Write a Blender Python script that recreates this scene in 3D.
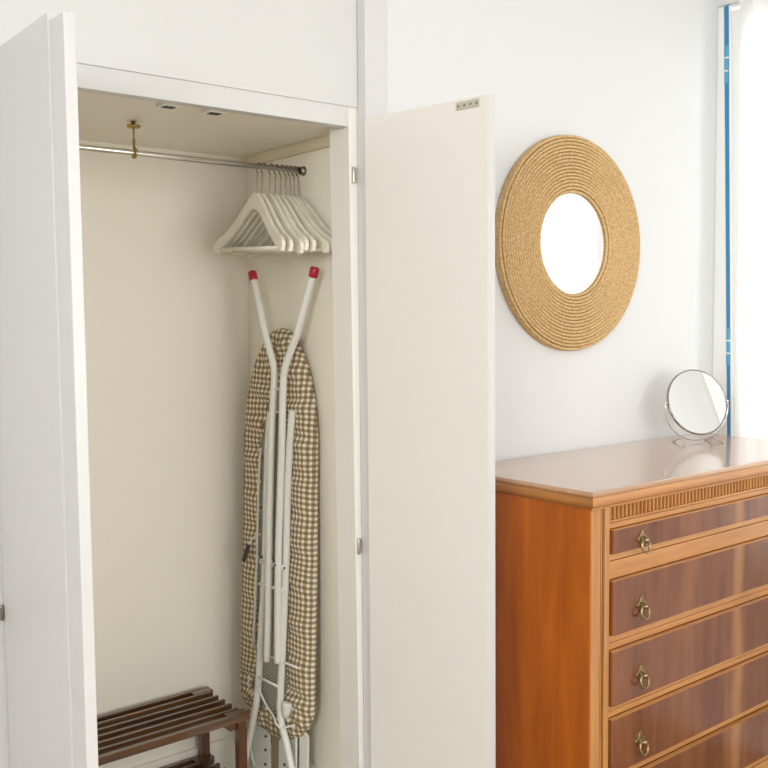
import bpy, bmesh, math, random
from mathutils import Vector, Matrix, noise

# ------------------------------------------------------------------ clear
for o in list(bpy.data.objects):
    bpy.data.objects.remove(o, do_unlink=True)
scene = bpy.context.scene
COL = scene.collection
random.seed(7)
PI = math.pi

# ------------------------------------------------------------------ camera
cam_d = bpy.data.cameras.new('camera')
cam = bpy.data.objects.new('camera', cam_d)
COL.objects.link(cam)
scene.camera = cam
YAW, PITCH, ROLL = 0.6731, 0.0697, 0.0091
fw = Vector((math.sin(YAW) * math.cos(PITCH), math.cos(YAW) * math.cos(PITCH), -math.sin(PITCH)))
rt = Vector((math.cos(YAW), -math.sin(YAW), 0))
dn = fw.cross(rt)
c_, s_ = math.cos(ROLL), math.sin(ROLL)
rt2 = c_ * rt + s_ * dn
dn2 = -s_ * rt + c_ * dn
cam.matrix_world = Matrix(((rt2.x, -dn2.x, -fw.x, 0.0),
                           (rt2.y, -dn2.y, -fw.y, 0.0),
                           (rt2.z, -dn2.z, -fw.z, 1.4),
                           (0, 0, 0, 1)))
cam_d.sensor_width = 36.0
cam_d.lens = 955.0 / 768.0 * 36.0
cam_d.clip_start = 0.02

# ------------------------------------------------------------------ world, light, exposure
world = bpy.data.worlds.new('daylight_sky')
scene.world = world
world.use_nodes = True
bg = world.node_tree.nodes['Background']
bg.inputs[0].default_value = (0.86, 0.93, 1.0, 1)
bg.inputs[1].default_value = 0.45

def area(name, loc, rot, sx, sy, power, col):
    d = bpy.data.lights.new(name, 'AREA')
    d.shape = 'RECTANGLE'
    d.size, d.size_y, d.energy, d.color = sx, sy, power, col
    o = bpy.data.objects.new(name, d)
    o.location, o.rotation_euler = loc, rot
    COL.objects.link(o)
    return o

# daylight outside the curtained and rear windows; the left lamp is added fill
XLW = -2.65
area('daylight_right_window', (3.25, 1.30, 1.70), (0, PI / 2, 0), 2.0, 1.1, 20, (1.0, 0.985, 0.965))
area('daylight_rear_window', (1.35, -2.75, 1.6), (PI / 2, 0, 0), 2.3, 1.7, 86, (1.0, 0.985, 0.965))
area('left_fill_light', (XLW, -1.2, 1.95), (0, -PI / 2, 0), 1.2, 1.9, 205, (1.0, 0.99, 0.975))  # added to lift the left-facing surfaces

vs = scene.view_settings
vs.view_transform = 'Standard'
vs.look = 'None'
vs.gamma = 1.0
vs.use_curve_mapping = False
vs.exposure = 0.09

# ------------------------------------------------------------------ materials
def mat(name, col, rough=0.5, metal=0.0, spec=0.5):
    m = bpy.data.materials.new(name)
    m.use_nodes = True
    b = m.node_tree.nodes['Principled BSDF']
    b.inputs['Base Color'].default_value = (*col, 1)
    b.inputs['Roughness'].default_value = rough
    b.inputs['Metallic'].default_value = metal
    b.inputs['Specular IOR Level'].default_value = spec
    return m

def N(m, t, **kw):
    n = m.node_tree.nodes.new(t)
    for k, v in kw.items():
        setattr(n, k, v)
    return n

def L(m, a, ao, b, bi):
    m.node_tree.links.new(a.outputs[ao], b.inputs[bi])

def bsdf(m):
    return m.node_tree.nodes['Principled BSDF']

def paint(name, col, rough=0.55, bump=0.04, scale=60.0, vary=0.015):
    m = mat(name, col, rough)
    tc = N(m, 'ShaderNodeTexCoord')
    n1 = N(m, 'ShaderNodeTexNoise')
    n1.inputs['Scale'].default_value = scale
    n1.inputs['Detail'].default_value = 3
    L(m, tc, 'Object', n1, 'Vector')
    bp = N(m, 'ShaderNodeBump')
    bp.inputs['Strength'].default_value = bump
    bp.inputs['Distance'].default_value = 0.002
    L(m, n1, 'Fac', bp, 'Height')
    L(m, bp, 'Normal', bsdf(m), 'Normal')
    n2 = N(m, 'ShaderNodeTexNoise')
    n2.inputs['Scale'].default_value = 2.5
    L(m, tc, 'Object', n2, 'Vector')
    mx = N(m, 'ShaderNodeMix', data_type='RGBA')
    mx.inputs[6].default_value = (*[c * (1 - vary) for c in col], 1)
    mx.inputs[7].default_value = (*[min(1, c * (1 + vary)) for c in col], 1)
    L(m, n2, 'Fac', mx, 0)
    L(m, mx, 2, bsdf(m), 'Base Color')
    return m

def wood(name, dark, light, axis='X', rough=0.35, coat=0.0, stretch=14.0, scale=3.0):
    """streaky grain running along one axis of the object"""
    m = mat(name, light, rough)
    tc = N(m, 'ShaderNodeTexCoord')
    mp = N(m, 'ShaderNodeMapping')
    s = [stretch, stretch, stretch]
    s['XYZ'.index(axis)] = 1.0
    mp.inputs['Scale'].default_value = s
    L(m, tc, 'Object', mp, 'Vector')
    n1 = N(m, 'ShaderNodeTexNoise')
    n1.inputs['Scale'].default_value = scale
    n1.inputs['Detail'].default_value = 6
    n1.inputs['Roughness'].default_value = 0.6
    n1.inputs['Distortion'].default_value = 0.4
    L(m, mp, 'Vector', n1, 'Vector')
    rp = N(m, 'ShaderNodeValToRGB')
    rp.color_ramp.elements[0].position = 0.32
    rp.color_ramp.elements[0].color = (*dark, 1)
    rp.color_ramp.elements[1].position = 0.7
    rp.color_ramp.elements[1].color = (*light, 1)
    L(m, n1, 'Fac', rp, 'Fac')
    L(m, rp, 'Color', bsdf(m), 'Base Color')
    bp = N(m, 'ShaderNodeBump')
    bp.inputs['Strength'].default_value = 0.05
    bp.inputs['Distance'].default_value = 0.001
    L(m, n1, 'Fac', bp, 'Height')
    L(m, bp, 'Normal', bsdf(m), 'Normal')
    bsdf(m).inputs['Coat Weight'].default_value = coat
    bsdf(m).inputs['Coat Roughness'].default_value = 0.12
    return m

WALL = paint('wall_paint', (0.725, 0.727, 0.73), 0.7, 0.08, 45)
GLOSSW = paint('white_gloss_paint', (0.68, 0.668, 0.658), 0.35, 0.03, 20)
CREAM = paint('cream_closet_paint', (0.915, 0.86, 0.745), 0.5, 0.04, 30)
DOORIN = paint('cream_white_door_paint', (0.85, 0.812, 0.757), 0.4, 0.03, 20)
WINP = paint('bright_white_window_paint', (0.90, 0.895, 0.885), 0.4, 0.02, 20)
CEILM = paint('ceiling_paint', (0.85, 0.845, 0.83), 0.8, 0.03, 40)
FLOORM = wood('oak_floor', (0.25, 0.155, 0.085), (0.41, 0.27, 0.155), 'X', 0.4)
BATTEN = wood('pale_cream_batten', (0.72, 0.62, 0.44), (0.80, 0.71, 0.53), 'Y', 0.5)
HANGW = wood('whitewashed_hanger_wood', (0.80, 0.755, 0.62), (0.87, 0.83, 0.71), 'Y', 0.4)
CHROME = mat('chrome', (0.74, 0.72, 0.68), 0.30, 1.0)
STEEL = mat('dull_steel', (0.55, 0.52, 0.45), 0.35, 1.0)
DKSTEEL = mat('dark_hook_steel', (0.30, 0.27, 0.22), 0.35, 1.0)
BRASS = mat('aged_brass', (0.42, 0.30, 0.10), 0.35, 1.0)
HBRASS = mat('handle_brass', (0.40, 0.30, 0.15), 0.38, 1.0)
BLACK = mat('black_plastic', (0.015, 0.013, 0.012), 0.5)
DARKGREY = mat('dark_grey_plastic', (0.06, 0.055, 0.045), 0.5)
RED = mat('red_plastic', (0.46, 0.012, 0.03), 0.4)
ENAMEL = paint('pale_grey_enamel', (0.80, 0.79, 0.72), 0.35, 0.02, 30)
WHITEP = mat('white_plastic', (0.93, 0.925, 0.90), 0.4)
MIRROR = mat('mirror_glass', (0.93, 0.94, 0.93), 0.01, 1.0)
BLUE = paint('blue_paint', (0.03, 0.25, 0.50), 0.45, 0.05, 30)
LIGHTBLUE = paint('light_blue_paint', (0.07, 0.36, 0.62), 0.4, 0.05, 30)
RACKW = wood('walnut_stained_slats', (0.035, 0.013, 0.004), (0.17, 0.075, 0.026), 'X', 0.25, 1.0)
RACKL = wood('walnut_stained_legs', (0.07, 0.020, 0.006), (0.19, 0.065, 0.020), 'Z', 0.3, 0.6)
CHERRYS = wood('cherry_side_veneer', (0.36, 0.080, 0.005), (0.58, 0.15, 0.010), 'Z', 0.3, 0.35, 9, 2.2)
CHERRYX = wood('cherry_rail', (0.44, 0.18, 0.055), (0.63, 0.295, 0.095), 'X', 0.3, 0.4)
CHERRYZ = wood('cherry_post', (0.44, 0.18, 0.055), (0.63, 0.295, 0.095), 'Z', 0.3, 0.4)
CHERRYY = wood('cherry_end_shaded', (0.36, 0.13, 0.025), (0.52, 0.22, 0.05), 'Y', 0.3, 0.4)  # darker than the rails: shade of the chest's ends put into the colour
TOPW = wood('polished_cherry_top', (0.48, 0.26, 0.14), (0.60, 0.36, 0.22), 'X', 0.22, 0.9, 10, 2.0)
GROOVE = wood('dark_groove_wood', (0.03, 0.010, 0.004), (0.06, 0.020, 0.007), 'Z', 0.5)

def veneer():
    """dark mahogany drawer veneer with a pale book-matched streak at the middle of the chest"""
    m = wood('mahogany_drawer_veneer', (0.13, 0.036, 0.012), (0.26, 0.090, 0.034), 'Z', 0.24, 0.5, 7, 2.2)
    nt = m.node_tree
    rp = [n for n in nt.nodes if n.type == 'VALTORGB'][0]
    tc = [n for n in nt.nodes if n.type == 'TEX_COORD'][0]
    sp = N(m, 'ShaderNodeSeparateXYZ')
    L(m, tc, 'Object', sp, 'Vector')
    nz = N(m, 'ShaderNodeTexNoise')
    nz.inputs['Scale'].default_value = 5.0
    L(m, tc, 'Object', nz, 'Vector')
    ad = N(m, 'ShaderNodeMath', operation='MULTIPLY_ADD')
    L(m, nz, 'Fac', ad, 0)
    ad.inputs[1].default_value = 0.05
    L(m, sp, 'X', ad, 2)
    sb = N(m, 'ShaderNodeMath', operation='SUBTRACT')
    L(m, ad, 0, sb, 0)
    sb.inputs[1].default_value = 0.065          # a little right of the chest's centre line
    ab = N(m, 'ShaderNodeMath', operation='ABSOLUTE')
    L(m, sb, 0, ab, 0)
    mr = N(m, 'ShaderNodeMapRange')
    mr.inputs['From Min'].default_value = 0.008
    mr.inputs['From Max'].default_value = 0.030
    mr.inputs['To Min'].default_value = 0.75
    mr.inputs['To Max'].default_value = 0.0
    L(m, ab, 0, mr, 'Value')
    mx = N(m, 'ShaderNodeMix', data_type='RGBA')
    L(m, mr, 'Result', mx, 0)
    L(m, rp, 'Color', mx, 6)
    mx.inputs[7].default_value = (0.42, 0.19, 0.065, 1)
    L(m, mx, 2, bsdf(m), 'Base Color')
    return m
VENEER = veneer()

def rope_mat():
    m = mat('twisted_rope', (0.62, 0.42, 0.20), 0.8, 0, 0.2)
    tc = N(m, 'ShaderNodeTexCoord')
    n1 = N(m, 'ShaderNodeTexNoise')
    n1.inputs['Scale'].default_value = 160
    n1.inputs['Detail'].default_value = 4
    L(m, tc, 'Object', n1, 'Vector')
    rp = N(m, 'ShaderNodeValToRGB')
    rp.color_ramp.elements[0].position = 0.3
    rp.color_ramp.elements[0].color = (0.46, 0.285, 0.125, 1)
    rp.color_ramp.elements[1].position = 0.62
    rp.color_ramp.elements[1].color = (0.70, 0.485, 0.245, 1)
    L(m, n1, 'Fac', rp, 'Fac')
    L(m, rp, 'Color', bsdf(m), 'Base Color')
    bp = N(m, 'ShaderNodeBump')
    bp.inputs['Strength'].default_value = 0.5
    bp.inputs['Distance'].default_value = 0.001
    L(m, n1, 'Fac', bp, 'Height')
    L(m, bp, 'Normal', bsdf(m), 'Normal')
    return m
ROPE = rope_mat()

def gingham():
    m = mat('brown_gingham_cotton', (0.6, 0.5, 0.35), 0.9, 0, 0.1)
    uv = N(m, 'ShaderNodeUVMap', uv_map='cloth')
    sp = N(m, 'ShaderNodeSeparateXYZ')
    L(m, uv, 'UV', sp, 'Vector')
    outs = []
    for ax in ('X', 'Y'):
        mu = N(m, 'ShaderNodeMath', operation='MULTIPLY')
        L(m, sp, ax, mu, 0)
        mu.inputs[1].default_value = 1.0 / 0.0145
        fr = N(m, 'ShaderNodeMath', operation='FRACT')
        L(m, mu, 0, fr, 0)
        gt = N(m, 'ShaderNodeMath', operation='GREATER_THAN')
        L(m, fr, 0, gt, 0)
        gt.inputs[1].default_value = 0.48
        outs.append(gt)
    ad = N(m, 'ShaderNodeMath', operation='ADD')
    L(m, outs[0], 0, ad, 0)
    L(m, outs[1], 0, ad, 1)
    hf = N(m, 'ShaderNodeMath', operation='MULTIPLY')
    L(m, ad, 0, hf, 0)
    hf.inputs[1].default_value = 0.5
    rp = N(m, 'ShaderNodeValToRGB')
    rp.color_ramp.interpolation = 'CONSTANT'
    e = rp.color_ramp.elements
    e[0].position, e[0].color = 0.0, (0.88, 0.80, 0.62, 1)
    e[1].position, e[1].color = 0.25, (0.46, 0.36, 0.235, 1)
    e2 = e.new(0.75)
    e2.color = (0.235, 0.17, 0.095, 1)
    L(m, hf, 0, rp, 'Fac')
    L(m, rp, 'Color', bsdf(m), 'Base Color')
    return m
GINGHAM = gingham()

def mesh_plate_mat():
    """expanded-metal sheet: pale strands around dark diamond holes"""
    m = mat('expanded_metal_mesh', (0.4, 0.4, 0.32), 0.5, 0.0)
    uv = N(m, 'ShaderNodeUVMap', uv_map='cloth')
    sp = N(m, 'ShaderNodeSeparateXYZ')
    L(m, uv, 'UV', sp, 'Vector')
    ds = []
    for sgn in (1, -1):
        mu = N(m, 'ShaderNodeMath', operation='MULTIPLY_ADD')
        L(m, sp, 'Y', mu, 0)
        mu.inputs[1].default_value = sgn * 1.35
        L(m, sp, 'X', mu, 2)
        sc = N(m, 'ShaderNodeMath', operation='MULTIPLY')
        L(m, mu, 0, sc, 0)
        sc.inputs[1].default_value = 1.0 / 0.0125
        fr = N(m, 'ShaderNodeMath', operation='FRACT')
        L(m, sc, 0, fr, 0)
        gt = N(m, 'ShaderNodeMath', operation='GREATER_THAN')
        L(m, fr, 0, gt, 0)
        gt.inputs[1].default_value = 0.42
        ds.append(gt)
    mn = N(m, 'ShaderNodeMath', operation='MINIMUM')
    L(m, ds[0], 0, mn, 0)
    L(m, ds[1], 0, mn, 1)
    mx = N(m, 'ShaderNodeMix', data_type='RGBA')
    L(m, mn, 0, mx, 0)
    mx.inputs[6].default_value = (0.50, 0.49, 0.40, 1)
    mx.inputs[7].default_value = (0.13, 0.12, 0.085, 1)
    L(m, mx, 2, bsdf(m), 'Base Color')
    return m
MESHP = mesh_plate_mat()

def curtain_mat():
    m = bpy.data.materials.new('sheer_white_curtain')
    m.use_nodes = True
    nt = m.node_tree
    nt.nodes.remove(nt.nodes['Principled BSDF'])
    out = nt.nodes['Material Output']
    df = nt.nodes.new('ShaderNodeBsdfDiffuse')
    df.inputs[0].default_value = (0.9, 0.89, 0.87, 1)
    tl = nt.nodes.new('ShaderNodeBsdfTranslucent')
    tl.inputs[0].default_value = (0.93, 0.92, 0.90, 1)
    tr = nt.nodes.new('ShaderNodeBsdfTransparent')
    m1 = nt.nodes.new('ShaderNodeMixShader')
    m1.inputs[0].default_value = 0.6
    m2 = nt.nodes.new('ShaderNodeMixShader')
    m2.inputs[0].default_value = 0.07
    nt.links.new(df.outputs[0], m1.inputs[1])
    nt.links.new(tl.outputs[0], m1.inputs[2])
    nt.links.new(m1.outputs[0], m2.inputs[1])
    nt.links.new(tr.outputs[0], m2.inputs[2])
    nt.links.new(m2.outputs[0], out.inputs[0])
    return m
CURTAIN = curtain_mat()

def pane_mat():
    m = bpy.data.materials.new('clear_window_glass')
    m.use_nodes = True
    nt = m.node_tree
    nt.nodes.remove(nt.nodes['Principled BSDF'])
    out = nt.nodes['Material Output']
    tr = nt.nodes.new('ShaderNodeBsdfTransparent')
    tr.inputs[0].default_value = (0.95, 0.97, 0.97, 1)
    gl = nt.nodes.new('ShaderNodeBsdfGlossy')
    gl.inputs['Roughness'].default_value = 0.02
    mx = nt.nodes.new('ShaderNodeMixShader')
    mx.inputs[0].default_value = 0.06
    nt.links.new(tr.outputs[0], mx.inputs[1])
    nt.links.new(gl.outputs[0], mx.inputs[2])
    nt.links.new(mx.outputs[0], out.inputs[0])
    return m
PANE = pane_mat()

# ------------------------------------------------------------------ geometry helpers
def bm_box(x0, x1, y0, y1, z0, z1, bev=0.0, bm=None, seg=2):
    new = bmesh.new()
    vs_ = [new.verts.new((x, y, z)) for x in (x0, x1) for y in (y0, y1) for z in (z0, z1)]
    for f in ((0, 1, 3, 2), (4, 6, 7, 5), (0, 4, 5, 1), (2, 3, 7, 6), (0, 2, 6, 4), (1, 5, 7, 3)):
        new.faces.new([vs_[i] for i in f])
    if bev > 0:
        bmesh.ops.bevel(new, geom=new.edges[:], offset=bev, segments=seg, profile=0.5, affect='EDGES')
    bmesh.ops.recalc_face_normals(new, faces=new.faces[:])
    return join(bm, new)

def join(bm, new):
    if bm is None:
        return new
    me = bpy.data.meshes.new('tmp')
    new.to_mesh(me)
    new.free()
    bm.from_mesh(me)
    bpy.data.meshes.remove(me)
    return bm

def bm_prism(poly, axis, a, b, bev=0.0, bm=None, seg=2):
    """poly: 2D outline; extruded along axis from a to b. axis X:(y,z) Y:(x,z) Z:(x,y)"""
    new = bmesh.new()
    def P(p, t):
        return {'X': (t, p[0], p[1]), 'Y': (p[0], t, p[1]), 'Z': (p[0], p[1], t)}[axis]
    A = [new.verts.new(P(p, a)) for p in poly]
    B = [new.verts.new(P(p, b)) for p in poly]
    new.faces.new(A)
    new.faces.new(B[::-1])
    n = len(poly)
    for i in range(n):
        new.faces.new((A[i], A[(i + 1) % n], B[(i + 1) % n], B[i]))
    bmesh.ops.recalc_face_normals(new, faces=new.faces[:])
    if bev > 0:
        ends = [e for e in new.edges if abs((e.verts[0].co - e.verts[1].co)['XYZ'.index(axis)]) < 1e-9]
        bmesh.ops.bevel(new, geom=ends, offset=bev, segments=seg, profile=0.5, affect='EDGES')
        bmesh.ops.recalc_face_normals(new, faces=new.faces[:])
    return join(bm, new)

def smooth_path(pts, n=6):
    """Catmull-Rom through pts"""
    P = [Vector(p) for p in pts]
    P = [P[0] * 2 - P[1]] + P + [P[-1] * 2 - P[-2]]
    out = []
    for i in range(1, len(P) - 2):
        for k in range(n):
            t = k / n
            a, b, c, d = P[i - 1], P[i], P[i + 1], P[i + 2]
            out.append(0.5 * ((2 * b) + (c - a) * t + (2 * a - 5 * b + 4 * c - d) * t * t + (3 * b - a - 3 * c + d) * t ** 3))
    out.append(P[-2])
    return out

def bm_tube(pts, r, seg=12, bm=None, closed=False, cap=True):
    pts = [Vector(p) for p in pts]
    n = len(pts)
    rad = r if isinstance(r, (list, tuple)) else [r] * n
    new = bmesh.new()
    rings = []
    prev = None
    for i, p in enumerate(pts):
        if closed:
            t = (pts[(i + 1) % n] - pts[i - 1]).normalized()
        else:
            t = (pts[min(i + 1, n - 1)] - pts[max(i - 1, 0)]).normalized()
        if prev is None:
            a = Vector((0, 0, 1)) if abs(t.z) < 0.9 else Vector((1, 0, 0))
            u = (a - t * a.dot(t)).normalized()
        else:
            u = (prev - t * prev.dot(t)).normalized()
        prev = u
        v = t.cross(u)
        rings.append([new.verts.new(p + (u * math.cos(2 * PI * k / seg) + v * math.sin(2 * PI * k / seg)) * rad[i]) for k in range(seg)])
    m = n if closed else n - 1
    for i in range(m):
        A, B = rings[i], rings[(i + 1) % n]
        for k in range(seg):
            f = new.faces.new((A[k], A[(k + 1) % seg], B[(k + 1) % seg], B[k]))
            f.smooth = True
    if cap and not closed:
        new.faces.new(rings[0][::-1])
        new.faces.new(rings[-1])
    bmesh.ops.recalc_face_normals(new, faces=new.faces[:])
    return join(bm, new)

def bm_lathe(profile, origin, axis, seg=32, bm=None, closed_profile=False, flat=False):
    """profile [(radius, height)], revolved about axis through origin"""
    axis = Vector(axis).normalized()
    a = Vector((0, 0, 1)) if abs(axis.z) < 0.9 else Vector((1, 0, 0))
    u = (a - axis * a.dot(axis)).normalized()
    v = axis.cross(u)
    o = Vector(origin)
    new = bmesh.new()
    rows = []
    for r, h in profile:
        if r < 1e-6:
            rows.append([new.verts.new(o + axis * h)])
        else:
            rows.append([new.verts.new(o + axis * h + (u * math.cos(2 * PI * k / seg) + v * math.sin(2 * PI * k / seg)) * r) for k in range(seg)])
    m = len(rows) if closed_profile else len(rows) - 1
    for i in range(m):
        A, B = rows[i], rows[(i + 1) % len(rows)]
        for k in range(seg):
            k2 = (k + 1) % seg
            if len(A) == 1 and len(B) == 1:
                continue
            if len(A) == 1:
                f = new.faces.new((A[0], B[k2], B[k]))
            elif len(B) == 1:
                f = new.faces.new((A[k], A[k2], B[0]))
            else:
                f = new.faces.new((A[k], A[k2], B[k2], B[k]))
            f.smooth = not flat
    bmesh.ops.recalc_face_normals(new, faces=new.faces[:])
    return join(bm, new)

def root_of(o):
    while o.parent:
        o = o.parent
    return o

def part(name, bm, m, parent=None, local=False, smooth=False, label=None):
    """link a bmesh given in world coordinates (or in the thing's own, local=True) as one mesh object"""
    if parent is not None and not local:
        bm.transform(root_of(parent).matrix_basis.inverted())
    me = bpy.data.meshes.new(name)
    if smooth:
        for f in bm.faces:
            f.smooth = True
    bm.to_mesh(me)
    bm.free()
    me.materials.append(m)
    o = bpy.data.objects.new(name, me)
    COL.objects.link(o)
    if parent is not None:
        o.parent = parent
    if label:
        o['label'] = label
    return o

def thing(name, label, cat, loc, rot=None, group=None):
    o = bpy.data.objects.new(name, None)
    o.empty_display_size = 0.05
    COL.objects.link(o)
    if rot is None:
        o.matrix_basis = Matrix.Translation(loc)
    else:
        o.matrix_basis = Matrix.Translation(loc) @ rot
    if label:
        o['label'] = label
        o['category'] = cat
    if group:
        o['group'] = group
    return o

def struct(name, bm, m, loc=(0, 0, 0), label=None):
    bm.transform(Matrix.Translation(loc).inverted())
    me = bpy.data.meshes.new(name)
    bm.to_mesh(me)
    bm.free()
    me.materials.append(m)
    o = bpy.data.objects.new(name, me)
    o.location = loc
    o['kind'] = 'structure'
    if label:
        o['label'] = label
    COL.objects.link(o)
    return o

# ------------------------------------------------------------------ the room
XL, XR, YB, ZC = -2.2, 2.782, -2.3, 2.62
WY = 1.77                                   # face of the wall with the round mirror
struct('floor', bm_box(XL - .1, XR + .2, YB - .2, 2.5, -0.1, 0.0), FLOORM, label='wooden floor of the bedroom')
struct('ceiling', bm_box(XL - .1, XR + .2, YB - .2, 2.5, ZC, ZC + .1), CEILM, label='white ceiling above the room')
struct('wall_back', bm_box(1.4275, XR + .2, WY, WY + .12, 0, ZC), WALL, label='white wall behind the chest of drawers')
struct('trim_1', bm_box(1.3625, 1.427, WY - .003, 1.86, 0, ZC, .0015), GLOSSW, label='narrow white upright board between closet and wall')
lw = bm_box(XL - .15, XL, -.3, 2.0, 0, ZC)
bm_box(XL - .15, XL, YB - .2, -2.1, 0, ZC, bm=lw)
bm_box(XL - .15, XL, -2.1, -.3, 0, 1.3, bm=lw)
bm_box(XL - .15, XL, -2.1, -.3, 2.4, ZC, bm=lw)
struct('wall_left', lw, WALL, label='white wall facing the curtained window, with an opening added for fill light')
w3 = struct('fill_window', bm_box(XL - .1, XL - .04, -2.1, -2.04, 1.3, 2.4), GLOSSW, label='white framed window added for fill light, facing the curtained one')  # unseen window, added so the left fill light can enter
for a in ((-.36, -.3, 1.3, 2.4), (-2.04, -.36, 1.3, 1.36), (-2.04, -.36, 2.34, 2.4), (-1.23, -1.17, 1.36, 2.34)):
    part('window_frame', bm_box(XL - .1, XL - .04, a[0], a[1], a[2], a[3]), GLOSSW, w3)
for a in ((-2.04, -1.23), (-1.17, -.36)):
    part('pane', bm_box(XL - .072, XL - .068, a[0], a[1], 1.36, 2.34), PANE, w3)
# wall behind the camera with its own window opening
rw = bm_box(XL, 0.2, YB - .15, YB, 0, ZC)
bm_box(2.5, XR + .2, YB - .15, YB, 0, ZC, bm=rw)
bm_box(0.2, 2.5, YB - .15, YB, 0, 0.7, bm=rw)
bm_box(0.2, 2.5, YB - .15, YB, 2.4, ZC, bm=rw)
struct('wall_rear', rw, WALL, label='white wall opposite the closet with a window opening')
w2 = struct('window_2', bm_box(0.2, 0.26, YB - .1, YB - .04, .7, 2.4), GLOSSW, label='white framed window opposite the closet')
for a in ((2.44, 2.5, .7, 2.4), (.26, 2.44, .7, .76), (.26, 2.44, 2.34, 2.4), (1.32, 1.38, .76, 2.34)):
    part('window_frame', bm_box(a[0], a[1], YB - .1, YB - .04, a[2], a[3]), GLOSSW, w2)
for a in ((.26, 1.32), (1.38, 2.44)):
    part('pane', bm_box(a[0], a[1], YB - .072, YB - .068, .76, 2.34), PANE, w2)
# right wall with the curtained window
WA, WB, WZ0, WZ1 = 0.85, 1.766, 0.62, 2.376
rr = bm_box(XR, XR + .15, WB, WY + .05, 0, ZC)
bm_box(XR, XR + .15, YB - .1, WA, 0, ZC, bm=rr)
bm_box(XR, XR + .15, WA, WB, 0, WZ0, bm=rr)
bm_box(XR, XR + .15, WA, WB, WZ1, ZC, bm=rr)
struct('wall_right', rr, WALL, label='white wall holding the curtained window')
w1 = struct('window_1', bm_box(XR + .014, XR + .055, 1.640, 1.764, WZ0 + .02, WZ1 - .02, .002), WINP, label='white casement window behind the curtain')
for a in ((WA, WA + .05, WZ0 + .02, WZ1 - .02), (1.26, 1.32, WZ0 + .07, WZ1 - .07), (WA + .05, 1.640, WZ0 + .02, WZ0 + .07), (WA + .05, 1.640, WZ1 - .07, WZ1 - .02)):
    part('window_frame', bm_box(XR + .004, XR + .05, a[0], a[1], a[2], a[3], .002), WINP, w1)
for a in ((WA + .05, 1.26), (1.32, 1.640)):
    part('pane', bm_box(XR + .024, XR + .028, a[0], a[1], WZ0 + .07, WZ1 - .07), PANE, w1)
def strip_y(z):                                  # the old frame is a little out of plumb
    return 1.7225 + (z - 1.7) * .024
def leaning_board(o0a, o0b, o1a, o1b, x0, x1, z0, z1, fixed=None):
    """upright board whose long edges follow strip_y(): offsets at bottom (a) and top (b)"""
    hi0 = fixed if fixed is not None else strip_y(z0) + o1a
    hi1 = fixed if fixed is not None else strip_y(z1) + o1b
    return bm_prism([(strip_y(z0) + o0a, z0), (hi0, z0), (hi1, z1), (strip_y(z1) + o0b, z1)], 'X', x0, x1, .0006)
part('jamb_strip', leaning_board(-.005, -.0075, .005, .0075, XR + .002, XR + .0135, WZ0 + .02, WZ1 - .004), BLUE, w1, label='narrow bright blue strip along the window edge')
part('casing', leaning_board(.0055, .008, 0, 0, XR + .001, XR + .0135, WZ0 + .02, WZ1 - .004, 1.7655), WINP, w1)
part('casing', leaning_board(-.012, -.012, -.0055, -.008, XR + .003, XR + .0135, WZ0 + .02, WZ1 - .004), WINP, w1)
for z in (2.19, 1.295):
    hb = None
    for k in range(3):
        hb = bm_lathe([(0, -.019), (.006, -.019), (.0068, -.017), (.0068, .017), (.006, .019), (0, .019)],
                      (XR + .004, strip_y(z), z + (k - 1) * .041), (0, 0, 1), 12, hb)
    h = part('hinge', hb, LIGHTBLUE, w1, label='light blue painted hinge barrel')
    part('hinge_washer', bm_lathe([(0, -.002), (.0074, -.002), (.0074, .002), (0, .002)], (XR + .004, strip_y(z), z + .0205), (0, 0, 1), 12), WHITEP, h)
    part('hinge_washer', bm_lathe([(0, -.002), (.0074, -.002), (.0074, .002), (0, .002)], (XR + .004, strip_y(z), z - .0205), (0, 0, 1), 12), WHITEP, h)

# ------------------------------------------------------------------ curtain and its rod
ct = bmesh.new()
ny, nz = 150, 30
grid = []
for j in range(nz + 1):
    z = 0.12 + (2.555 - 0.12) * j / nz
    row = []
    for i in range(ny + 1):
        y = 1.665 - i / ny * 0.86
        ph = y * 62 + 0.5 * math.sin(z * 1.3 + y * 9)
        amp = 0.012 + 0.004 * math.sin(y * 13 + 1)
        row.append(ct.verts.new((2.738 + amp * math.sin(ph), y + 0.004 * math.sin(z * 2 + ph), z)))
    grid.append(row)
for j in range(nz):
    for i in range(ny):
        f = ct.faces.new((grid[j][i], grid[j][i + 1], grid[j + 1][i + 1], grid[j + 1][i]))
        f.smooth = True
cr = thing('curtain', 'sheer white curtain hanging in front of the window beside the dresser', 'curtain', (2.738, 1.02, 0.12))
cl = part('cloth', ct, CURTAIN, cr)
rod = thing('curtain_rod', 'white curtain rod over the window', 'curtain rod', (2.738, 1.02, 2.565))
part('pole', bm_tube([(2.738, .70, 2.565), (2.738, 1.755, 2.565)], .011, 14), GLOSSW, rod)
for y in (.76, 1.72):
    part('bracket', bm_box(2.73, 2.782, y - .008, y + .008, 2.555, 2.575, .002), GLOSSW, rod)

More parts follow.
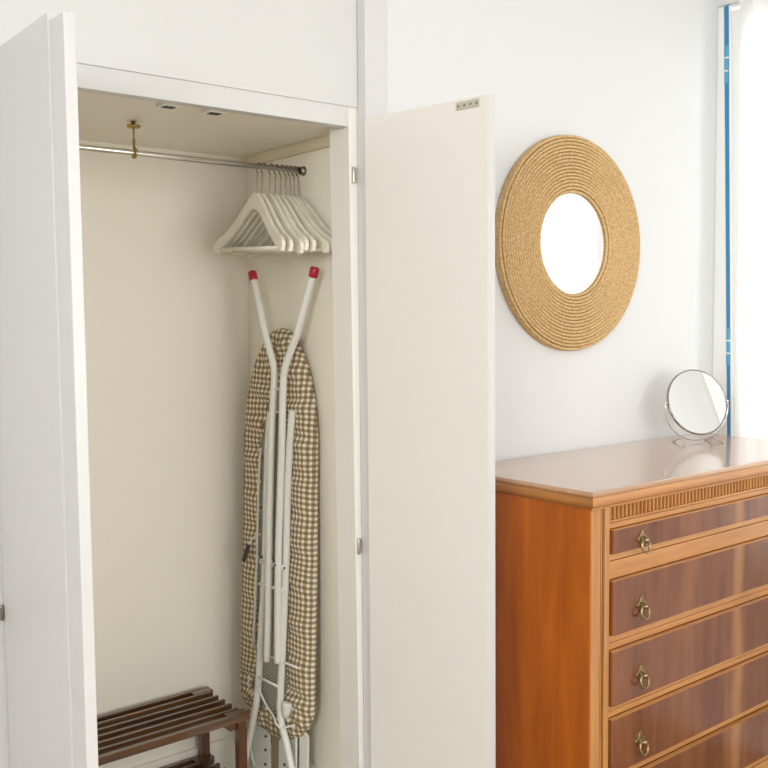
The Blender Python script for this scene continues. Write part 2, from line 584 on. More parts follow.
# ------------------------------------------------------------------ built-in closet
FX0, FX1 = 0.553, 1.337        # clear opening
IX0, IX1, IY, IZ, FZ = 0.50, 1.40, 2.37, 1.85, 0.06
cz = thing('built_in_closet', 'white built-in closet with both doors standing open and cream interior', 'closet', (0.95, 1.8, 0))
part('back_panel', bm_box(IX0, IX1, IY, IY + .02, FZ, IZ), CREAM, cz)
part('side_panel', bm_box(IX1, IX1 + .02, 1.878, IY + .02, FZ, IZ + .02), CREAM, cz)
part('side_panel', bm_box(IX0 - .0095, IX0, 1.82, IY + .02, FZ, IZ + .02), CREAM, cz)
part('top_panel', bm_box(IX0 - .0095, IX1, 1.826, IY + .02, IZ, IZ + .02), CREAM, cz, label='cream ceiling of the closet')
part('floor_panel', bm_box(IX0 - .0095, IX1 + .02, 1.80, IY + .02, 0.0, FZ), CREAM, cz)
part('baseboard', bm_box(IX0, IX1 - .012, IY - .012, IY, FZ, .203, .002), CREAM, cz)
part('baseboard', bm_box(IX1 - .012, IX1, 1.878, IY, FZ, .203, .002), CREAM, cz)
bt = part('batten', bm_box(IX1 - .014, IX1, 1.88, IY, 1.823, IZ, .001), BATTEN, cz, label='pale wooden batten under the closet ceiling')
part('nail', bm_lathe([(0, 0), (.0025, 0), (.0025, -.001), (0, -.001)], (IX1 - .0145, 2.005, 1.838), (1, 0, 0), 10), STEEL, bt)
part('header', bm_box(FX0 - .03, FX1 - .0005, 1.80, 1.828, 1.84, 1.93, .001), GLOSSW, cz)
sb = bm_box(FX1, 1.362, 1.80, 1.876, 0, 1.93, .001)
for v in sb.verts:                              # opening slightly out of plumb
    if v.co.x < 1.35:
        v.co.x += .013 * (1 - v.co.z / 1.884)
part('stile', sb, DOORIN, cz)
part('stile', bm_box(.49, FX0, 1.80, 1.876, 0, 1.93, .001), GLOSSW, cz)
part('upper_panel', bm_box(.490, 1.3615, 1.7955, 1.7998, 1.8845, ZC, .0012), GLOSSW, cz, label='plain white panel above the closet opening')
for x in (.917, 1.024):
    c = part('magnetic_catch', bm_box(x - .018, x + .018, 1.849, 1.886, 1.8415, IZ, .001), WHITEP, cz, label='white magnetic catch with dark slot')
    part('slot', bm_box(x - .013, x + .013, 1.853, 1.873, 1.8405, 1.845), BLACK, c)
    part('screw', bm_lathe([(0, 0), (.002, 0), (.002, -.001), (0, -.001)], (x - .021, 1.866, 1.85), (0, 0, 1), 8), STEEL, c)

# left leaf, opened square to the wall
ld = part('door', bm_box(.5285, .5475, 1.472, 1.797, .03, 1.866, .0012), GLOSSW, cz, label='white closet door leaf seen from its outer side')
part('closing_strip', bm_box(.532, .551, 1.4166, 1.4725, .03, 1.854, .0015), GLOSSW, ld, label='projecting rebate along the free edge of the door')
for z in (1.72, .85, .25):
    part('hinge', bm_lathe([(0, -.014), (.0026, -.014), (.0034, -.011), (.0034, .011), (.0026, .014), (0, .014)], (.5245, 1.7955, z + .012), (0, 0, 1), 10), DKSTEEL, ld)
# right leaf, opened a little past square
hx, hy = 1.3575, 1.766
ang = math.atan2(0.0535, 0.3475)
Rm = Matrix.Translation((hx, hy, 0)) @ Matrix.Rotation(ang, 4, 'Z')
wd = 0.3515
b = bm_box(0, .021, -wd, 0, .03, 1.855, .0015)
b.transform(Rm)
rd = part('door', b, DOORIN, cz, label='cream white closet door leaf seen from its inner side')
b = bm_box(.0005, .0205, -wd - .0015, -wd, .031, 1.854, .0005)
b.transform(Rm)
part('edge_strip', b, GLOSSW, rd, label='bright white edge of the door')
b = bm_box(-.0015, .0, -wd + .022, -wd + .084, 1.832, 1.849, .0006)
b.transform(Rm)
sp_ = part('strike_plate', b, mat('brushed_zinc', (.66, .63, .52), .45, .8), rd, label='small steel strike plate with holes')
for yy in (.026, .042, .058, .074):
    b = bm_lathe([(0, 0), (.0028, 0), (.0028, -.0006), (0, -.0006)], (-.0014, -wd + yy + .003, 1.8405), (1, 0, 0), 10)
    b.transform(Rm)
    part('screw_hole', b, DKSTEEL, sp_)
for z in (1.73, .855, .2):
    hxx = 1.3475 + .006 * (1 - z / 1.884)
    b = bm_lathe([(0, -.019), (.0028, -.019), (.0034, -.017), (.0034, .017), (.0028, .019), (0, .019)], (hxx, 1.7965, z), (0, 0, 1), 12)
    h = part('hinge', b, STEEL, rd)
    part('hinge_leaf', bm_box(hxx + .0028, hxx + .009, 1.7965, 1.7995, z - .017, z + .017), STEEL, h)

# neighbouring cupboard front beyond the left leaf
nc = thing('cupboard_front', 'plain white cupboard front beside the closet with a dark knob', 'cupboard', (0.1, 1.8, 0))
part('door', bm_box(-.36, .4885, 1.80, 1.822, .06, 1.884, .002), GLOSSW, nc)
part('upper_panel', bm_box(-.36, .4885, 1.7955, 1.7998, 1.8845, ZC, .0012), GLOSSW, nc)
part('plinth', bm_box(-.36, .4885, 1.81, 1.83, 0, .058), GLOSSW, nc)
part('side_panel', bm_box(-.38, -.361, 1.80, 2.39, 0, 1.884), GLOSSW, nc)
part('knob', bm_lathe([(0, 0), (.005, 0), (.005, -.014), (.012, -.02), (.0145, -.028), (.011, -.035), (0, -.037)], (.478, 1.80, .865), (0, 1, 0), 18), DKSTEEL, nc)

# ------------------------------------------------------------------ clothes rail
RY, RZ = 2.08, 1.779
rl = thing('clothes_rail', 'chrome clothes rail across the top of the closet', 'clothes rail', (.95, RY, RZ))
part('rail', bm_tube([(IX0, RY, RZ), (IX1 - .004, RY, RZ)], .0072, 16), CHROME, rl)
for x, s in ((IX1, -1), (IX0, 1)):
    part('end_flange', bm_lathe([(0, 0), (.0125, 0), (.0125, .003), (.0105, .005), (.0105, .012), (.0085, .012)], (x, RY, RZ), (s, 0, 0), 20), DKSTEEL, rl)
bx = .936
bb = part('support_bracket', bm_tube([(bx, RY, 1.846), (bx, RY, RZ + .022)], .0022, 10), BRASS, rl, label='brass bracket hanging from the closet ceiling')
part('ceiling_plate', bm_lathe([(0, 0), (.005, 0), (.005, -.009), (.0155, -.009), (.0155, -.013), (.012, -.015), (.004, -.016), (0, -.016)], (bx, RY, IZ), (0, 0, 1), 20), BRASS, bb)
hk = [(bx, RY, RZ + .030)]
for k in range(0, 15):
    a = PI / 2 + k / 14 * 1.55 * PI
    hk.append((bx, RY + math.cos(a) * .0105, RZ + math.sin(a) * .0105))
part('hook', bm_tube(smooth_path(hk, 2), .0034, 8), BRASS, bb)

# ------------------------------------------------------------------ hangers
def hanger_parts():
    up = [(0, .004), (.012, .002), (.03, -.010), (.055, -.030), (.09, -.060), (.125, -.087), (.155, -.104), (.18, -.114), (.195, -.124), (.2, -.136)]
    lo = [(.196, -.150), (.183, -.153), (.168, -.146), (.14, -.129), (.11, -.109), (.075, -.082), (.045, -.058), (.02, -.043), (0, -.039)]
    half = up + lo
    half = [(x, z * .955) for x, z in half]
    poly = half + [(-x, z) for x, z in half[::-1] if x > 1e-6]
    new = bm_prism(poly, 'X', -.0052, .0052, .0022)
    for v in new.verts:                      # arms sweep gently forward
        v.co.x += -0.012 * (v.co.y / .2) ** 2
    bar = bm_tube([(-.012 * .8, -.178, -.136), (-.012 * .8, .178, -.136)], .0048, 10)
    n = 9
    hk = [(0, 0, -.004), (0, 0, .016), (0, .002, .032)]
    for k in range(n + 1):                   # open hook around the rail
        a = -0.42 * PI + k / n * 1.32 * PI
        hk.append((0, math.cos(a) * .0125,   .0665 + math.sin(a) * .0125))
    hook = bm_tube(smooth_path(hk, 2), .0016, 8)
    return new, bar, hook
fb, bb_, hb_ = hanger_parts()
HW = []
for nm, bm_, m_ in (('body', fb, HANGW), ('bar', bb_, HANGW), ('hook', hb_, DKSTEEL)):
    me = bpy.data.meshes.new('hanger_' + nm)
    if nm != 'body':
        for f in bm_.faces:
            f.smooth = True
    bm_.to_mesh(me)
    bm_.free()
    me.materials.append(m_)
    HW.append((nm, me))
#          hook x, yaw (front towards -x), lean (bottom towards -x), dip of the front tip
hang = [(1.266, 5, 5.5, 3, 'white wooden hanger at the open end of the row, whole triangle in view'),
        (1.280, 4, 4.5, 3, 'white wooden hanger tucked right behind the first one of the row'),
        (1.302, 2.5, 3, 4, 'white wooden hanger opening the middle trio on the rail'),
        (1.318, 3.5, 4, 2, 'white wooden hanger at the centre of the middle trio'),
        (1.333, 2.5, 3.5, 2, 'white wooden hanger closing the middle trio on the rail'),
        (1.347, -2, 0, 2.5, None), (1.3595, -2, 0, 1, None), (1.372, -2, 0, 2.2, None), (1.3845, -2, 0, 0.8, None)]
for x, yaw, lean, dip, lab in hang:
    M_ = Matrix.Rotation(math.radians(-yaw), 4, 'Z') @ Matrix.Rotation(math.radians(lean), 4, 'Y') @ Matrix.Rotation(math.radians(dip), 4, 'X')
    # the crook of the hook hangs on top of the rail
    crook = Vector((0, 0, .0665 + .0125 - .0016))
    loc = Vector((x, RY, RZ + .0072)) - (M_ @ crook)
    r = thing('clothes_hanger', lab or 'white wooden hanger in the last four packed against the closet side', 'hanger', loc, M_, 'hangers on the closet rail')
    for nm, me in HW:
        o = bpy.data.objects.new(nm, me)
        COL.objects.link(o)
        o.parent = r

# ------------------------------------------------------------------ ironing board
BO = Vector((1.350, 2.143, .75))
bu = Vector((.12403, -.99228, 0))
bv = Vector((.03809, .00476, .99926))
bw = Vector((-.99155, -.12394, .03839))
BR = Matrix((bu, bv, bw)).transposed().to_4x4()     # local x = across, y = along, z = out of the underside
ib = thing('ironing_board', 'folded ironing board with brown gingham cover leaning in the closet', 'ironing board', BO, BR)
UC = -.011
prof_r = [(.622, 0), (.618, .022), (.601, .052), (.57, .080), (.53, .106), (.48, .126), (.43, .140), (.35, .150), (.2, .152), (0, .155), (-.2, .157),
          (-.34, .158), (-.385, .152), (-.42, .135), (-.445, .108), (-.465, .070), (-.474, .035), (-.478, 0)]
outl = smooth_path([(UC + h * .955, v, 0) for v, h in prof_r], 6)
outl += [Vector((2 * UC - p.x, p.y, 0)) for p in outl[1:-1]][::-1]
# resample evenly
def resample(P, n):
    P = P + [P[0]]
    ds = [0]
    for a, b in zip(P, P[1:]):
        ds.append(ds[-1] + (b - a).length)
    out, j = [], 0
    for i in range(n):
        t = ds[-1] * i / n
        while ds[j + 1] < t:
            j += 1
        k = (t - ds[j]) / max(1e-9, ds[j + 1] - ds[j])
        out.append(P[j].lerp(P[j + 1], k))
    return out
NO = 260
OL = resample(outl, NO)
nrm = []
for i in range(NO):
    t = (OL[(i + 2) % NO] - OL[i - 2]).normalized()
    nn = Vector((t.y, -t.x, 0))
    c = Vector((UC, max(-.33, min(.45, OL[i].y)), 0)) - OL[i]
    nrm.append(nn if nn.dot(c) > 0 else -nn)
def inner_depth(i):
    p = OL[i]
    v = p.y
    base = .078
    if v > .30:                               # cover reaches further in at the nose
        base = .078 + min(1, (v - .30) / .2) * .03
    if v < -.33:
        base = .07
    if p.x > UC and -.35 < v < .3:
        base = .084
    return base + .006 * math.sin(i * .9) + .005 * math.sin(i * 1.7 + 1)
rows_def = [(0.020, -.012, 0), (0.002, -.0115, 0), (-.003, -.004, .0), (0, .006, .3), (.010, .0145, .5), (.028, .0185, .8), (.050, .0195, 1.0), (None, .0165, 1.4), (None, .0145, 1.0)]
cv = bmesh.new()
uvl = cv.loops.layers.uv.new('cloth')
rows, uvs = [], []
for ri, (d, w, pk) in enumerate(rows_def):
    row, urow = [], []
    for i in range(NO):
        dd = inner_depth(i) if d is None else d
        if ri == len(rows_def) - 1:
            dd += .004
        if ri == len(rows_def) - 2:
            dd -= .003
        p = OL[i] + nrm[i] * dd
        # elastic gathers
        pk_a = .0022 if -.33 < OL[i].y < .25 else (.0045 if OL[i].y > 0 else .0075)
        ww = w + pk * pk_a * (math.sin(i * 1.15 + ri * .5) * .6 + math.sin(i * .53 + ri) * .5)
        row.append(cv.verts.new((p.x, p.y, ww)))
        ud = dd + max(0, (w + .012)) * (.35 if d is not None and d < .02 else .15)
        q = OL[i] + nrm[i] * ud
        # cloth pattern pulled along with the gathers
        urow.append((q.x + .0025 * math.sin(i * .53) * pk, q.y + .003 * math.sin(i * .31 + 1) * pk))
    rows.append(row)
    uvs.append(urow)
for r in range(len(rows) - 1):
    for i in range(NO):
        k = (i + 1) % NO
        f = cv.faces.new((rows[r][i], rows[r][k], rows[r + 1][k], rows[r + 1][i]))
        f.smooth = True
        for lp, uvv in zip(f.loops, (uvs[r][i], uvs[r][k], uvs[r + 1][k], uvs[r + 1][i])):
            lp[uvl].uv = uvv
f = cv.faces.new(rows[0][::-1])
for lp in f.loops:
    lp[uvl].uv = (lp.vert.co.x, lp.vert.co.y)
bmesh.ops.recalc_face_normals(cv, faces=cv.faces[:])
part('cover', cv, GINGHAM, ib, local=True, label='brown and cream gingham cover with gathered edge')
mp_ = bmesh.new()
uvl = mp_.loops.layers.uv.new('cloth')
A = [mp_.verts.new((p.x, p.y, .0115)) for p in [OL[i] + nrm[i] * .014 for i in range(0, NO, 4)]]
B = [mp_.verts.new((v.co.x, v.co.y, .007)) for v in A]
mp_.faces.new(A)
mp_.faces.new(B[::-1])
for i in range(len(A)):
    mp_.faces.new((A[i], A[(i + 1) % len(A)], B[(i + 1) % len(A)], B[i]))
for f in mp_.faces:
    for lp in f.loops:
        lp[uvl].uv = (lp.vert.co.x, lp.vert.co.y)
bmesh.ops.recalc_face_normals(mp_, faces=mp_.faces[:])
part('mesh_plate', mp_, MESHP, ib, local=True, label='expanded metal underside of the board')

def itube(name, pts, r, m=ENAMEL, parent=None, n=6, seg=12):
    return part(name, bm_tube(smooth_path(pts, n), r, seg), m, parent or ib, local=True)
# leg frame with the red-tipped feet, folded upward
la = itube('leg', [(-.072, .755, .047), (-.048, .69, .047), (-.022, .612, .046), (.003, .552, .044), (.0145, .518, .043), (.0135, .47, .042), (.006, .36, .041), (.001, .17, .040), (.000, .0, .040), (-.001, -.17, .040), (-.004, -.262, .040)], .0096)
lb = itube('leg', [(.166, .752, .047), (.140, .69, .047), (.107, .608, .046), (.073, .55, .044), (.056, .512, .043), (.0505, .465, .042), (.047, .31, .041), (.040, .12, .040), (.038, -.04, .040), (.040, -.19, .040), (.041, -.255, .040)], .0096)
for (p, q), lg in ((((-.0712, .750, .047), (-.079, .774, .047)), la), (((.1655, .750, .047), (.174, .774, .047)), lb)):
    part('foot_cap', bm_tube([p, Vector(p).lerp(Vector(q), .08), Vector(p).lerp(Vector(q), .9), q], [.0105, .0118, .0118, .0095], 16), RED, lg, local=True, label='red plastic foot cap')
# leg frame pointing down to the floor
lc = itube('leg', [(-.018, .402, .026), (-.026, .33, .026), (-.031, .165, .026), (-.0335, .0, .026), (-.0460, -.21, .027), (-.0525, -.33, .029), (-.060, -.40, .031), (-.098, -.551, .034), (-.134, -.685, .037)], .0096)
ldn = itube('leg', [(.0700, .412, .026), (.0605, .31, .026), (.0545, .17, .026), (.053, .02, .026), (.046, -.19, .027), (.0415, -.33, .029), (.045, -.40, .031), (.086, -.495, .034), (.158, -.685, .037)], .0096)
for p, q, lg in (((-.128, -.664, .0365), (-.136, -.692, .037), lc), ((.150, -.664, .0365), (.160, -.692, .037), ldn)):
    part('foot_cap', bm_tube([p, q], .011, 14), WHITEP, lg, local=True)
# thin rails of the frame, cross wires, pivot pins
itube('side_rail', [(-.066, .30, .020), (-.073, .22, .020), (-.077, .0, .020), (-.088, -.25, .020)], .0035, n=3, seg=8)
itube('cross_wire', [(-.034, -.312, .042), (.045, -.317, .042)], .0035, n=2, seg=8)
itube('cross_wire', [(-.006, -.246, .038), (.105, -.257, .024)], .003, n=2, seg=8)
itube('cross_wire', [(.010, .465, .046), (.052, .466, .046)], .0025, n=2, seg=8)
itube('cross_wire', [(.004, .405, .040), (.05, .405, .040)], .0025, n=2, seg=8)
itube('pivot_bar', [(-.045, -.001, .033), (.056, -.001, .033)], .006, n=2, seg=10)
itube('pivot_bar', [(-.045, -.062, .033), (.056, -.062, .033)], .0055, n=2, seg=10)
for u_, v_, w_ in ((-.036, .012, .0362), (.036, .004, .0502), (.0560, -.002, .0362)):
    part('rivet', bm_lathe([(0, .001), (.0035, .001), (.0035, -.002), (0, -.002)], (u_, v_, w_), (0, 0, 1), 12), BLACK if u_ > .05 else DARKGREY, ib, local=True)
# release lever
lv = itube('lever', [(-.078, .062, .022), (-.086, .052, .030), (-.098, .034, .034)], .0025, n=4, seg=8)
part('lever_grip', bm_tube([(-.096, .037, .034), (-.099, .030, .034), (-.115, -.008, .035), (-.117, -.013, .035)], [.0045, .006, .0065, .005], 12), DARKGREY, lv, local=True, label='dark grey lever grip')
# draw cord of the cover
itube('draw_cord', [(-.040, -.340, .040), (-.034, -.362, .034), (-.020, -.384, .030), (.000, -.399, .029), (.022, -.408, .034), (.040, -.416, .043), (.060, -.424, .040), (.078, -.416, .034), (.098, -.408, .028)], .0026, WHITEP, n=5, seg=8)
itube('draw_cord', [(-.100, -.328, .025), (-.095, -.338, .027), (-.101, -.350, .027), (-.096, -.362, .025)], .002, ENAMEL, n=5, seg=8)
part('cord_toggle', bm_lathe([(0, -.024), (.006, -.023), (.012, -.010), (.014, .008), (.0135, .018), (.010, .020), (0, .021)], (.064, -.376, .026), (0.15, 1, 0), 16), ENAMEL, ib, local=True)
# iron rest at the lower end
ir = thing_part = part('iron_rest', bm_prism([(-.112, -.462), (-.104, -.455), (-.046, -.450), (-.040, -.456), (-.036, -.64), (-.10, -.64), (-.112, -.60)], 'Z', -.006, -.001, .0008), ENAMEL, ib, local=True)
part('rest_plate', bm_prism([(.000, -.486), (.006, -.480), (.064, -.462), (.070, -.466), (.072, -.64), (.0, -.64)], 'Z', -.006, -.001, .0008), ENAMEL, ir, local=True)
part('rest_plate', bm_prism([(.082, -.452), (.088, -.438), (.108, -.436), (.117, -.445), (.118, -.64), (.084, -.64)], 'Z', -.008, -.002, .0015), ENAMEL, ir, local=True)
itube('rest_wire', [(-.113, -.45, .004), (-.116, -.50, .004), (-.114, -.545, .004), (-.100, -.578, .004), (-.070, -.592, .004), (-.03, -.596, .004)], .0035, ENAMEL, ir, 5, 8)
itube('rest_wire', [(.072, -.437, .006), (.079, -.452, .006), (.080, -.50, .006), (.080, -.62, .006)], .0035, ENAMEL, ir, 5, 8)
for u_, v_ in ((-.055, -.492), (-.055, -.530), (.026, -.545), (-.055, -.57)):
    part('rivet', bm_lathe([(0, .0012), (.004, .0012), (.004, -.001), (0, -.001)], (u_, v_, 0), (0, 0, 1), 12), DARKGREY, ir, local=True)
part('cover_flap', bm_prism([(-.070, -.43), (.050, -.43), (.030, -.50), (.004, -.53), (.0, -.64), (-.035, -.64), (-.036, -.52), (-.052, -.49)], 'Z', -.012, -.008, .001), mat('beige_lining_cotton', (0.33, 0.26, 0.17), .9), ib, local=True, label='beige underside cloth hanging at the lower end')

# ------------------------------------------------------------------ shoe rack
RX0, RX1, RF, RB = 0.585, 1.232, 2.120, 2.350
sr = thing('shoe_rack', 'dark brown wooden slatted shoe rack on the closet floor', 'shoe rack', (.91, 2.235, FZ))
for zt in (.377, .187):
    for i in range(7):
        y = RF + (RB - RF - .013) * i / 6
        edge = i in (0, 6)
        x1 = RX1 if edge else RX1 - .010
        x0 = RX0 if edge else RX0 + .010
        part('slat', bm_box(x0, x1, y + (0 if edge else .002), y + (.013 if edge else .0115), zt - (.021 if edge else .0242), zt, .0012), RACKW, sr)
    for x in (RX0 + .018, RX1 - .05):
        part('cross_bar', bm_box(x, x + .022, RF + .014, RB - .014, zt - .045, zt - .0245, .001), RACKL, sr)
    for x in (RX0, RX1 - .058):
        for y in (RF + .0135, RB - .0335):
            part('corner_block', bm_box(x, x + .058, y, y + .020, zt - .020, zt - .0005, .001), RACKW, sr)
for x in (RX0 + .008, RX1 - .033):
    for y in (RF + .0015, RB - .0235):
        part('leg', bm_box(x, x + .025, y, y + .021, FZ, .356, .0015), RACKL, sr)

# ------------------------------------------------------------------ chest of drawers
DX0, DX1, DF, DB, DZ = 1.623, 2.690, 1.318, 1.764, 1.020
dr = thing('chest_of_drawers', 'cherry chest of drawers with dark veneered drawers and brass ring pulls', 'dresser', ((DX0 + DX1) / 2, (DF + DB) / 2, 0))
part('carcass', bm_box(DX0 + .004, DX1 - .004, DF + .022, DB, .07, .985), CHERRYS, dr)
for xa, xb in ((DX0 - .0022, DX0 - .0002), (DX1 + .0002, DX1 + .0022)):
    part('side_panel', bm_box(xa, xb, DF + .0025, DB, .07, .9795, .0004), CHERRYS, dr)
# moulded top: slab with stepped, rounded edge
def top_ring(profile, name, m):
    """profile [(overhang, z)] swept around front and sides of the chest"""
    new = bmesh.new()
    rws = []
    for o_, z in profile:
        x0, x1, y0, y1 = DX0 - o_, DX1 + min(o_, .012), DF - o_, DB
        rws.append([new.verts.new(p) for p in ((x0, y1, z), (x0, y0, z), (x1, y0, z), (x1, y1, z))])
    for A, B in zip(rws, rws[1:]):
        for i in range(4):
            new.faces.new((A[i], A[(i + 1) % 4], B[(i + 1) % 4], B[i]))
    new.faces.new(rws[0])
    new.faces.new(rws[-1][::-1])
    bmesh.ops.recalc_face_normals(new, faces=new.faces[:])
    return part(name, new, m, dr)
top_ring([(-.004, 1.008), (.0115, 1.0085), (.014, 1.011), (.0145, 1.0145), (.0125, 1.0185), (.009, 1.020)], 'top', TOPW)
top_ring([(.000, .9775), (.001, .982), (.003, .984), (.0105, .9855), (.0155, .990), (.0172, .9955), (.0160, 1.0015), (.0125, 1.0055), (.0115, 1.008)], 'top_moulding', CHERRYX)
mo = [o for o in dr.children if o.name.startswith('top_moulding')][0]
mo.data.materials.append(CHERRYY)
for p in mo.data.polygons:                      # end faces darker: their side shade put into the colour
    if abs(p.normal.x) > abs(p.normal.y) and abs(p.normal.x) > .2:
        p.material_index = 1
# corner posts with a fluted groove
for s, xa in ((1, DX0), (-1, DX1)):
    def q(a, b_):
        return (xa + s * a, xa + s * b_) if s > 0 else (xa + s * b_, xa + s * a)
    a, b_ = q(0, .031)
    part('post', bm_box(a, b_, DF, DF + .03, .07, .977, .0015), CHERRYZ, dr)
    a, b_ = q(.0315, .0455)
    g = part('groove', bm_box(a, b_, DF + .006, DF + .03, .07, .977), GROOVE, dr)
    a, b_ = q(.0365, .0405)
    part('groove_bead', bm_box(a, b_, DF + .003, DF + .0065, .07, .977, .0012), CHERRYZ, g)
    a, b_ = q(.046, .0625)
    part('stile', bm_box(a, b_, DF, DF + .03, .07, .977, .001), CHERRYZ, dr)
PX0, PX1 = DX0 + .0628, DX1 - .0628
# fluted frieze
fl = None
n_fl = 66
pitch = (PX1 - PX0) / n_fl
fl = bm_box(PX0, PX1, DF + .013, DF + .02, .9455, .977)
part('frieze_back', fl, GROOVE, dr)
fl = None
for i in range(n_fl):
    x = PX0 + (i + .25) * pitch
    fl = bm_prism([(x, DF + .0135), (x + .0006, DF + .003), (x + pitch * .2, DF + .0012), (x + pitch * .40 - .0006, DF + .003), (x + pitch * .40, DF + .0135)], 'Z', .948, .9765, bm=fl)
part('fluted_frieze', fl, CHERRYZ, dr)
part('bead', bm_box(PX0, PX1, DF + .001, DF + .02, .9415, .9475, .002), CHERRYX, dr)
# rails and drawers
def rail(z0, z1, dy=.004):
    part('rail', bm_box(PX0, PX1, DF + dy, DF + .03, z0, z1, .0012), CHERRYX, dr)
drawers = [(.871, .9275), (.686, .8125), (.524, .652), (.3665, .4965), (.215, .3455)]
rail(.928, .9405, .003)
rail(.856, .8705, .003)
rail(.813, .8535, .005)
rail(.6695, .6855, .003)
rail(.6525, .6675, .005)
rail(.5125, .5235, .003)
rail(.497, .5105, .005)
rail(.3535, .366, .003)
rail(.346, .3525, .006)
rail(.198, .2145, .003)
def ring_handle(x, z, par):
    y = DF - .007
    # pointed rosette back plate
    pts = []
    for k in range(24):
        a = 2 * PI * k / 24
        r = .0150 * (1 + .22 * math.cos(4 * a))
        if abs(a - PI / 2) < .2:
            r *= 1.08
        pts.append((x + r * math.cos(a) * .95, z + r * math.sin(a) * 1.10))
    h = part('handle', bm_prism(pts, 'Y', y - .0035, y, .0012), HBRASS, par, label='aged brass ring pull')
    part('boss', bm_lathe([(0, .0), (.007, 0), (.0075, .004), (.0055, .008), (.0058, .013), (.004, .016), (0, .017)], (x, y - .003, z - .001), (0, -1, 0), 16), HBRASS, h)
    ring = [(x + .0140 * math.cos(2 * PI * k / 24), y - .0125 + .003 * math.sin(2 * PI * k / 24), z - .0150 + .0155 * math.sin(2 * PI * k / 24)) for k in range(24)]
    part('ring', bm_tube(ring, .0028, 8, closed=True), HBRASS, h)
    part('peg', bm_lathe([(0, -.007), (.0042, -.006), (.0042, .006), (0, .007)], (x, y - .0135, z - .001), (1, 0, 0), 12), DKSTEEL, h)
for z0, z1 in drawers:
    d = part('drawer', bm_box(PX0 + .003, PX1 - .003, DF - .007, DF + .02, z0 + .001, z1 - .0012, .0022), VENEER, dr)
    part('edge_highlight', bm_box(PX0 + .004, PX1 - .004, DF - .0073, DF + .004, z1 - .0021, z1 - .0004, .0005), CHERRYX, d)  # pale strip standing in for the highlight on the drawer's top edge
    zh = (z0 + z1) / 2 - (.006 if z1 > .9 else .009)
    ring_handle(DX0 + .167, zh, d)
    ring_handle(DX1 - .167, zh, d)
# base moulding and feet
bs = bm_prism([(DF + .02, .0), (DF - .012, .0), (DF - .012, .15), (DF - .006, .165), (DF - .010, .178), (DF - .002, .19), (DF - .001, .1975), (DF + .02, .1975)], 'X', DX0 - .008, DX1 + .008)
part('plinth', bs, CHERRYX, dr)
for xa, xb in ((DX0 - .008, DX0 + .012), (DX1 - .012, DX1 + .008)):
    part('plinth_return', bm_box(xa, xb, DF + .02, DB, 0, .19, .002), CHERRYY, dr)

# ------------------------------------------------------------------ round rope mirror on the wall
MC = Vector((2.0715, WY, 1.598))
rm = thing('rope_mirror', 'round wall mirror in a wide coiled rope frame', 'mirror', MC)
bk = bm_lathe([(0.0, 0.0), (.283, 0), (.286, .004), (.286, .014), (.283, .018), (.138, .018), (.138, .007), (0, .007)], (0, 0, 0), (0, -1, 0), 96)
part('backing', bk, wood('frame_backing', (.20, .10, .035), (.32, .18, .07), 'X', .8), rm, local=True)
part('mirror_glass', bm_lathe([(0, .0075), (.1375, .0075), (.1375, .0165), (0, .0165)], (0, 0, 0), (0, -1, 0), 64, flat=True), MIRROR, rm, local=True)
nr = 17
rp_ = bmesh.new()
r_in, r_out = .1425, .2905
rr_ = (r_out - r_in) / (nr - 1) / 2
def rope_ring(rad, depth, rr0, phase):
    nseg = int(2 * PI * rad / .0021)
    nstr = max(8, int(2 * PI * rad / .016))
    cs = 8
    prev = first = None
    for i in range(nseg):
        a = 2 * PI * i / nseg
        ring = []
        for k in range(cs):
            b_ = 2 * PI * k / cs
            r = rr0 * (1.0 + .06 * math.cos(3 * b_ - nstr * a + phase))
            R_ = rad + r * math.cos(b_)
            ring.append(rp_.verts.new((R_ * math.cos(a), -(depth + r * math.sin(b_)), R_ * math.sin(a))))
        if prev:
            for k in range(cs):
                rp_.faces.new((prev[k], prev[(k + 1) % cs], ring[(k + 1) % cs], ring[k])).smooth = True
        else:
            first = ring
        prev = ring
    for k in range(cs):
        rp_.faces.new((prev[k], prev[(k + 1) % cs], first[(k + 1) % cs], first[k])).smooth = True
for i in range(nr):
    rope_ring(r_in + (r_out - r_in) * i / (nr - 1), .0215 + (.0015 if 0 < i < nr - 1 else -.0015), rr_ * .94, i * 1.3)
for d_ in (.013, .0055):
    rope_ring(.2912, d_, rr_ * 1.0, d_ * 500)
rope_ring(.1400, .0135, rr_ * .9, .7)
bmesh.ops.recalc_face_normals(rp_, faces=rp_.faces[:])
part('rope_coils', rp_, ROPE, rm, local=True, label='coiled natural rope')

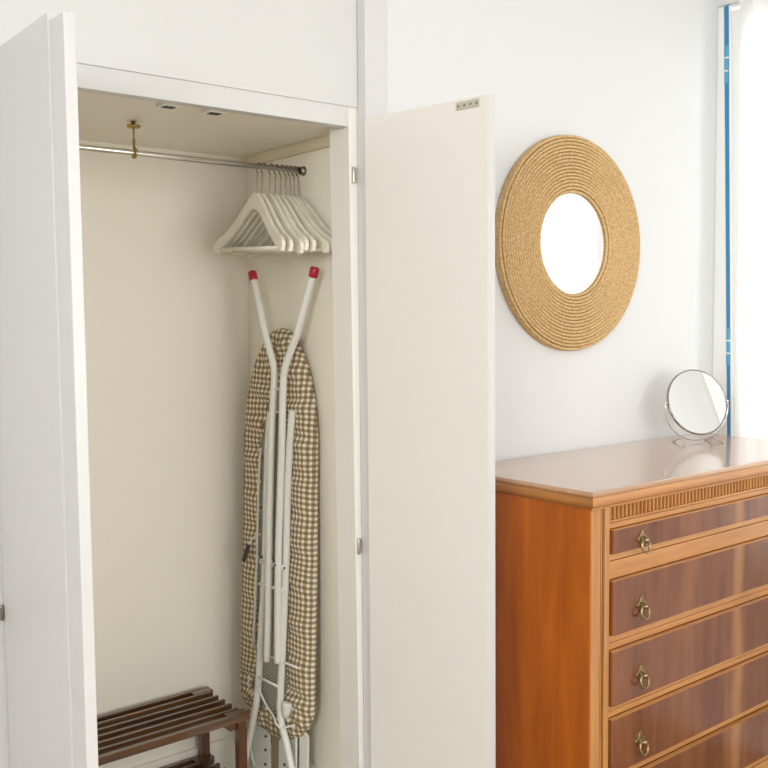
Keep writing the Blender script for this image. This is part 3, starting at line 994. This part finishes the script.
# ------------------------------------------------------------------ small standing mirror on the chest
naz, tilt = math.radians(23), math.radians(17)
MCc = Vector((2.488, 1.63, 1.1407))
n0 = Vector((-math.sin(naz), -math.cos(naz), 0))
rgt = Vector((0, 0, 1)).cross(n0) * 1.0          # to the right seen from the front
nv = n0 * math.cos(tilt) + Vector((0, 0, 1)) * math.sin(tilt)
upv = nv.cross(rgt)
if upv.z < 0:
    upv = -upv
tm = thing('vanity_mirror', 'small round standing mirror on a wire stand on the dresser', 'mirror', (MCc.x, MCc.y, DZ))
RM_ = .0985
part('mirror_glass', bm_lathe([(0, .0032), (RM_ - .002, .0032), (RM_ - .002, -.0032), (0, -.0032)], MCc, nv, 64, flat=True), MIRROR, tm)
part('rim', bm_lathe([(RM_ - .003, .0042), (RM_ - .0005, .0046), (RM_ + .0008, .0028), (RM_ + .0008, -.0028), (RM_ - .0005, -.0046), (RM_ - .003, -.0042)], MCc, nv, 72, closed_profile=True), mat('dark_chrome_rim', (.30, .28, .25), .2, 1.0), tm)
def sp(a, b_, c):                                # stand coordinates: right, forward, height
    return Vector((MCc.x, MCc.y, DZ)) + rgt * a + n0 * b_ + Vector((0, 0, c))
WIRE = mat('stand_wire_chrome', (.62, .60, .58), .2, 1.0)
arc = [sp(-(RM_ + .005), 0, .121), sp(-(RM_ + .008), 0, .105)]
for k in range(1, 12):
    a = PI + k / 12 * PI
    arc.append(sp(math.cos(a) * (RM_ + .008), 0, .105 + math.sin(a) * .098))
arc += [sp(RM_ + .008, 0, .105), sp(RM_ + .005, 0, .121)]
st = part('stand', bm_tube(smooth_path(arc, 3), .0019, 8), WIRE, tm)
for s in (-1, 1):
    part('pivot', bm_lathe([(0, -.006), (.0035, -.005), (.0035, .005), (0, .006)], sp(s * (RM_ + .004), 0, .1207), rgt, 10), WIRE, tm)
    # scrolled foot running front to back
    ft = [sp(s * .050, -.030, .004), sp(s * .055, -.038, .0022), sp(s * .058, -.030, .003), sp(s * .056, -.012, .010), sp(s * .054, 0, .0135),
          sp(s * .056, .014, .010), sp(s * .060, .032, .003), sp(s * .064, .040, .0022), sp(s * .068, .036, .006)]
    part('foot', bm_tube(smooth_path(ft, 4), .0018, 8), WIRE, st)
